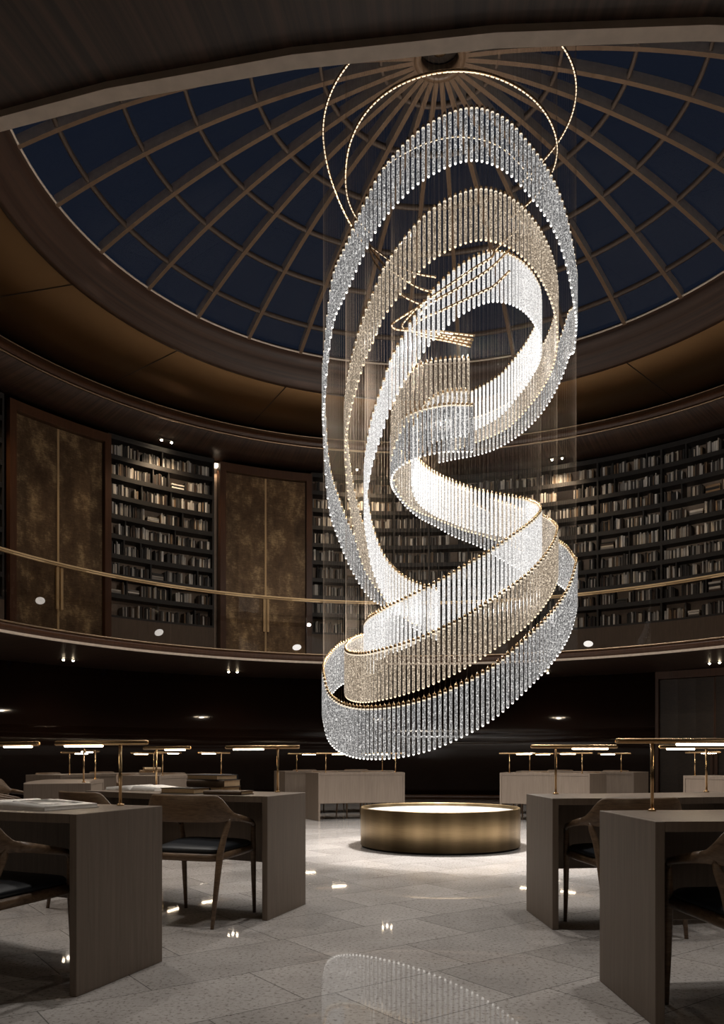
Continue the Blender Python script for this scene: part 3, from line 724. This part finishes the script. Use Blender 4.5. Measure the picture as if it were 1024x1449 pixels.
# ------------------------------------------------------------------ chandelier
ch = empty('crystal_chandelier', (CHX, CHY, 1.0)); tag(ch, 'huge spiralling chandelier of three ribbons of hanging crystal rods over the bronze basin', 'chandelier')
LR = 0.52
CEN = {1.389: 0.956, 1.166: 0.982, 0.971: 1.0035}
def trace(R, pts, end='top'):
    cxr = CEN.get(R, 0.982)
    """pts: (px, py, side[, which]) -> list of (angle unwrapped, z of rod top) on a circle of radius R round the chandelier axis"""
    outp = []; prev = None
    for p in pts:
        px, py, side = p[:3]
        x, y = sight(px, R, side == 'b', (cxr, CHY))
        z = HC + (HOR - py) * y / FPX + (LR if len(p) > 3 else 0)
        a = math.atan2(y - CHY, x - cxr)
        if prev is not None:
            while a < prev - PI: a += 2*PI
            while a > prev + PI: a -= 2*PI
        prev = a; outp.append((a, z))
    return outp
def smooth_path(R, az, n=240):
    az = [az[0]] + [q for i, q in enumerate(az[1:]) if q[0] > az[i][0] + 1e-3]
    out_ = []
    def ev(a):
        for i in range(len(az) - 1):
            if a <= az[i+1][0] or i == len(az) - 2:
                a0, z0 = az[i]; a1, z1 = az[i+1]
                def sl(j):
                    j0, j1 = max(j-1, 0), min(j+1, len(az)-1); return (az[j1][1] - az[j0][1]) / (az[j1][0] - az[j0][0])
                h = a1 - a0; t = (a - a0)/h; m0, m1 = sl(i)*h, sl(i+1)*h
                return (2*t**3-3*t*t+1)*z0 + (t**3-2*t*t+t)*m0 + (-2*t**3+3*t*t)*z1 + (t**3-t*t)*m1
    lo, hi = az[0][0], az[-1][0]; zs = [ev(lo + (hi-lo)*i/n) for i in range(n+1)]
    for it in range(6): zs = [zs[0]] + [(zs[i-1] + 2*zs[i] + zs[i+1])/4 for i in range(1, n)] + [zs[-1]]
    for i in range(n+1):
        a = lo + (hi-lo)*i/n; out_.append(Vector((CEN.get(R, 0.982) + R*math.cos(a), CHY + R*math.sin(a), zs[i])))
    return out_
def free(pts):
    """(px, py, depth[, bottom]) -> 3D points of the rod tops"""
    return [Vector(((px[0] - CX)/FPX*px[2], px[2], HC + (HOR - px[1])*px[2]/FPX + (LR if len(px) > 3 else 0))) for px in pts]
def catmull(P, n=14):
    o = []
    for i in range(len(P) - 1):
        p0, p1, p2, p3 = P[max(i-1, 0)], P[i], P[i+1], P[min(i+2, len(P)-1)]
        for k in range(n):
            t = k/n; o.append(0.5*((2*p1) + (p2-p0)*t + (2*p0-5*p1+4*p2-p3)*t*t + (3*p1-p0-3*p2+p3)*t**3))
    o.append(P[-1]); return o
def resample(P, step):
    o = [P[0]]; acc = 0.0
    for i in range(1, len(P)):
        a, b2 = P[i-1], P[i]; l = math.hypot(b2.x-a.x, b2.y-a.y)
        if l < 1e-9: continue
        pos = step - acc
        while pos <= l: o.append(a.lerp(b2, pos/l)); pos += step
        acc = (acc + l) % step
    return o
RCO, RCG, RCW = 1.389, 1.166, 0.971
F, B = 'f', 'b'
O_up = [(617,848,B),(600,840,B),(562,815,B),(545,801,B),(524,847,B,1),(492,796,B,1),(477,757,B,1),(465,718,B,1),(460,660,B,1),(457.5,600,B,1),(459,568,F,1),(463,516,F,1),(470,460,F,1),(479,436,F,1),
        (488.6,345.6,F),(512,291,F),(535.5,244,F),(565,207,F),(586,186,F),(606,172,F),(633,157,F),(664,148,F),(684,150,F),(705,158,F),(727,174,F),(746,197,F),(766,222.6,F),(783.5,252,F),(797,287,F),(807,330,F),(813,369,F),
        (814.5,400,B),(811,438,B),(807,496,B,1),(797,527.5,B,1),(778,566.6,B,1),(750,602,B,1),(723,623,B,1),(696,637,B,1),(669,645,B,1),(645,649,B,1),(621,654,B,1)]
G_up = [(616,839,B),(600,831,B),(580,821,B),(545,789,B),(515,743,B),(509,725.5,B),(502.5,698,B),(496.6,669,B),(493,640,B),(490,610,B),(488.6,575,F),(493,528,F),(498,502,F),(504,480,F),(512.7,449,F),(522.5,423,F),(532,402,F),(539,381,F),(559,351.5,F),(586,316,F),(607.7,295,F),(630,280,F),(652.7,269.5,F),(680,263,F),(703.4,267.5,F),(727,279,F),(744.5,295,F),(762,318,F),(776,346,F),(783.5,369,F),(787.4,392.5,F),
        (788.4,410,B),(783,450,B),(770,481,B),(750,511,B),(718,545,B),(705,553,B),(670,568,B),(640,578,B)]
W_up = [(617,831,B),(596,824.6,B),(576.7,816,B),(558,802.6,B),(543.5,784,B),(535.7,768,B),(529,749,B),(524,731,B),(520,704,B),(516.2,670,B),(517,645,F),(520,621,F),(525.7,590,F),(533.5,562.7,F),(543,535,F),(552.7,503.6,F),(564.5,482,F),(576,459.6,F),(588,440,F),(601.5,421.6,F),(615,404,F),(630,389,F),(644.5,376.6,F),(659,367,F),(674,359,F),(687.5,354,F),(700,352.5,F),(712.5,354.5,F),(723,357.6,F),(733,363,F),(743.5,371,F),(752,381.5,F),(759,394,F),(764,408,F),
        (764.8,430,B),(753,466,B),(743.5,483,B),(731,499.6,B),(711,524,B),(691,538,B),(672.7,547.7,B),(650,557,B)]
O_lo = [(520,893,B),(487.4,905.6,B),(477,911.5,B),(465,925,B),(458.2,952.5,F),(463,974,F),(477,989.6,F),(500,997.4,F),(524,998.6,F),(555,996,F),(586,989.6,F),(615.5,980.6,F),(645,968,F),(676,952.5,F),(703.4,935,F),(729,913.4,F),(750,894,F),(774,870.5,F),(793,847,F),(807,821.6,F),(814,796,F),(811,784.5,B),(801,771,B),(789,763,B),(770,753,B)]
G_lo = [(540,890,B),(516,896,B),(500,901,B),(490.5,909.5,B),(487.4,915,F),(494.5,921,F),(516,922,F),(547,915,F),(578,905.6,F),(604,896,F),(625,886,F),(649,874,F),(672,860.7,F),(695.6,845,F),(717,831,F),(738.6,815.8,F),(760,796,F),(777.7,772.8,F),(787.4,751,F),(788.6,745,B),(783.5,737.7,B),(774,730,B),(765,726.7,B)]
W_lo = [(530,890,B),(516.2,881,F),(522,872,F),(533.8,864,F),(549,855,F),(565,847.5,F),(588.5,836,F),(616,821,F),(637,809.5,F),(667,791.5,F),(690,779,F),(707.6,767,F),(725,754.6,F),(743,742,F),(758,729,F),(764.8,716.5,B),(759.7,710,B)]
# the ribbons run on into the inner curl
O_s = free([(730,744,9.78),(682,775,9.76,1),(641,758,9.62,1),(616,744,9.5,1),(593,732,9.34,1),(574,716,9.18,1),(559,697,8.98,1),(553.5,684,8.75,1),(556,671,8.55,1),(566,660,8.42,1),(582,651,8.33,1),(601.5,644,8.28,1),(631,639,8.26,1),(652.5,638.8,8.28,1),(667.5,639,8.30,1)])
G_s = free([(735,717,9.62),(680,697,9.60),(654,689,9.5),(616,672,9.3),(590,660,9.1),(572,645,8.92),(560,622,8.78),(554.5,596,8.66),(556,574,8.53),(563,551,8.44),(573.4,532,8.37),(592.7,515,8.31),(610.3,508,8.28),(638.5,503.7,8.27),(652.5,503.7,8.29),(666.6,504.6,8.31)])
W_s = free([(748,705,9.15),(730.5,701,9.32),(712.7,698,9.4),(692,694,9.44),(672,689,9.44),(654,683.5,9.40),(638,677,9.33),(621,669.5,9.22),(610,663,9.12),(596,652,8.98),(586,636,8.84),(583,615,8.72),(588,590,8.62),(604,566,8.54),(630,552,8.50),(664,550,8.50)])
def ribbon(R, lo, s): return smooth_path(R, trace(R, lo)) + [p for p in catmull(s)]
def join(R, lo, s):
    a = smooth_path(R, trace(R, lo)); return a[:-2] + catmull([a[-1]] + s, 14)
STEP = 0.0505
RODS = []     # (position of the rod top, kind)
for kind, R, up, lo, s in (('clear', RCO, O_up, O_lo, O_s), ('amber', RCG, G_up, G_lo, G_s), ('white', RCW, W_up, W_lo, W_s)):
    for piece, P in (('up', smooth_path(R, trace(R, up))), ('lo', join(R, lo, s))):
        for q in resample(P, STEP): RODS.append((q, kind, piece))
RR = 0.0150
def rod_mesh(kind, lod=10):
    """body (0), collar (1), tip (2); top at z=0"""
    body = MB(); body.lathe([(RR, -0.028), (RR, -LR + 0.004), (RR*0.8, -LR)], lod, 0, False, True)
    body.lathe([(RR*1.005, -0.045), (RR*1.005, -0.028)], lod, 1, False, True)
    body.lathe([(RR*0.82, -LR), (RR*0.7, -LR - 0.008), (RR*0.3, -LR - 0.0125), (0.0005, -LR - 0.013)], lod, 2, False, True)
    cap_ = MB(); cap_.lathe([(RR*1.04, -0.030), (RR*1.04, -0.004), (RR*0.7, 0.0), (0.003, 0.001), (0.003, 0.014), (0.0005, 0.015)], lod, 0, False, True)
    return body, cap_
mats = {'clear': [M['clear'], M['collar'], M['tip_cool']], 'amber': [M['amber'], M['collar'], M['tip_warm']], 'white': [M['white'], M['collar'], M['tip_cool']]}
protos = {}
for kind in mats:
    bd, cp = rod_mesh(kind); o = bd.build('crystal_rod', mats[kind], ch); c = cp.build('brass_cap', M['brass'], o); protos[kind] = [o, c, False]
front = sorted(range(len(RODS)), key=lambda i: RODS[i][0].y - (0.15 if RODS[i][1] == 'clear' else 0))
front = [i for i in front if RODS[i][1] == 'clear'][:44] + [i for i in front if RODS[i][1] == 'amber'][:30] + [i for i in front if RODS[i][1] == 'white'][:26]
pick = set(front)
mass = MB(); caps = MB(); wires = MB(); o0 = Vector((CHX, CHY, 1.0))
slot = {'clear': (0, 3, 4), 'amber': (1, 3, 5), 'white': (2, 3, 4)}
geo = {k: rod_mesh(k, 8) for k in mats}
for i, (q, kind, piece) in enumerate(RODS):
    loc = q - o0
    rr_ = math.hypot(q.x - XC, q.y - DC)
    wires.tube([loc + Vector((0,0,0.01)), (loc.x, loc.y, dome_z(min(rr_, 4)) - 1.0 + 0.02)], 0.00036, 3, 0, False, False)
    if i in pick:
        pr = protos[kind]
        if not pr[2]: pr[0].location = loc; pr[2] = True; continue
        o = pr[0].copy(); COL.objects.link(o); o.parent = ch; o.location = loc
        c = pr[1].copy(); COL.objects.link(c); c.parent = o
    else:
        bd, cp = geo[kind]; mx = Matrix.Translation(loc)
        k0 = len(mass.f); mass.add(bd.v, bd.f, 0, True, mx); mass.m[k0:] = [slot[kind][j] for j in bd.m]
        caps.add(cp.v, cp.f, 6, True, mx)
mass.add(caps.v, caps.f, 6, True)
o = mass.build('crystal_curtain', [M['clear'], M['amber'], M['white'], M['collar'], M['tip_cool'], M['tip_warm'], M['brass']], ch, fix=False)
tag(o, 'the other hanging crystal rods of the three ribbons', kind='stuff')
o = wires.build('suspension_wire', M['wire'], ch, fix=False); tag(o, 'fine wires the rods hang from', kind='stuff')
# brass rails with LED studs
def rail(P, rad=0.014, led=(0, 0, -0.82), lr=0.42):
    P = [p - o0 for p in P]
    mb = MB(); mb.tube(P, rad, 10); r = mb.build('light_rail', M['brass'], ch)
    if led:
        mb = MB(); d = resample(P, 0.052)
        for i in range(len(d) - 1):
            a, b2 = d[i].lerp(d[i+1], 0.14), d[i].lerp(d[i+1], 0.80); off = Vector(led) * rad
            mb.tube([a + off, b2 + off], rad*lr, 6)
        m_ = mb.build('led_strip', M['rail_led'], r)
def circ(R, z, a0, a1, n=90): return [Vector((CHX + R*math.cos(R_(a0 + (a1-a0)*i/n)), CHY + R*math.sin(R_(a0 + (a1-a0)*i/n)), z)) for i in range(n+1)]
def spiral(R, az): return smooth_path(R, [(R_(a_), z_) for a_, z_ in az])
rail(spiral(RCO, [(132,7.42),(145,7.58),(160,7.77),(180,7.93),(225,8.0),(270,8.05),(315,8.12),(360,8.18),(385,8.18),(405,8.12)]), 0.016)
rail(spiral(RCG, [(140,7.38),(160,7.40),(178,7.44),(195,7.57),(225,7.655),(270,7.645),(300,7.605),(335,7.575),(360,7.60),(385,7.62),(405,7.6)]), 0.016)
rail(smooth_path(RCG-0.03, trace(RCG-0.03, [(540,238,F),(559,224.5,F),(606,201,F),(649,193,F),(703,205,F),(739,236,F),(755,258,F)])), 0.009)
end_ = [(619,469,8.30),(672,475,8.26)]
for pts in ([(522,345,8.62),(525,349,8.58),(551,368,8.45),(566,377,8.35),(584,385,8.28),(597.6,389,8.24),(617,392,8.2)],
            [(521,346,8.62),(533,363,8.52),(547,377.6,8.42),(576,398,8.28),(594,408,8.22),(611,413,8.2)],
            [(520,347,8.62),(529,369,8.5),(541,385,8.4),(566,415,8.25),(584,426,8.2),(596,432,8.15),(580,441,8.15),(558.6,455,8.2),(553.7,459.6,8.26),(558.6,465.5,8.32),(578,467.5,8.33),(619,469,8.30),(672,475,8.26)],
            [(731,325.6,7.95),(702,352,7.80),(695,364,7.74),(672,378.6,7.70),(646,396,7.70),(627,409,7.72),(594,432,7.86),(572,455,8.08),(569,462,8.2),(578,466,8.28),(620,473,8.28),(670,481,8.27)],
            [(733,338,7.95),(716.6,356.6,7.82),(697,376.6,7.75),(672,394,7.70),(636.7,413.8,7.71),(603.5,433,7.82),(586,456.7,7.98),(582,464,8.12),(592,470,8.24),(625,477,8.28),(668,485.5,8.28)],
            [(720.7,383.5,7.84),(699,404,7.76),(683.6,411.8,7.72),(654,425.5,7.70),(625,439,7.74),(597.7,451,7.88),(584,462.6,8.0),(584,470,8.12),(600,476,8.24),(635,483,8.29),(666,490,8.3)]):
    rail(catmull(free(pts), 8), 0.0125, (0, -0.6, -0.7), 0.5)
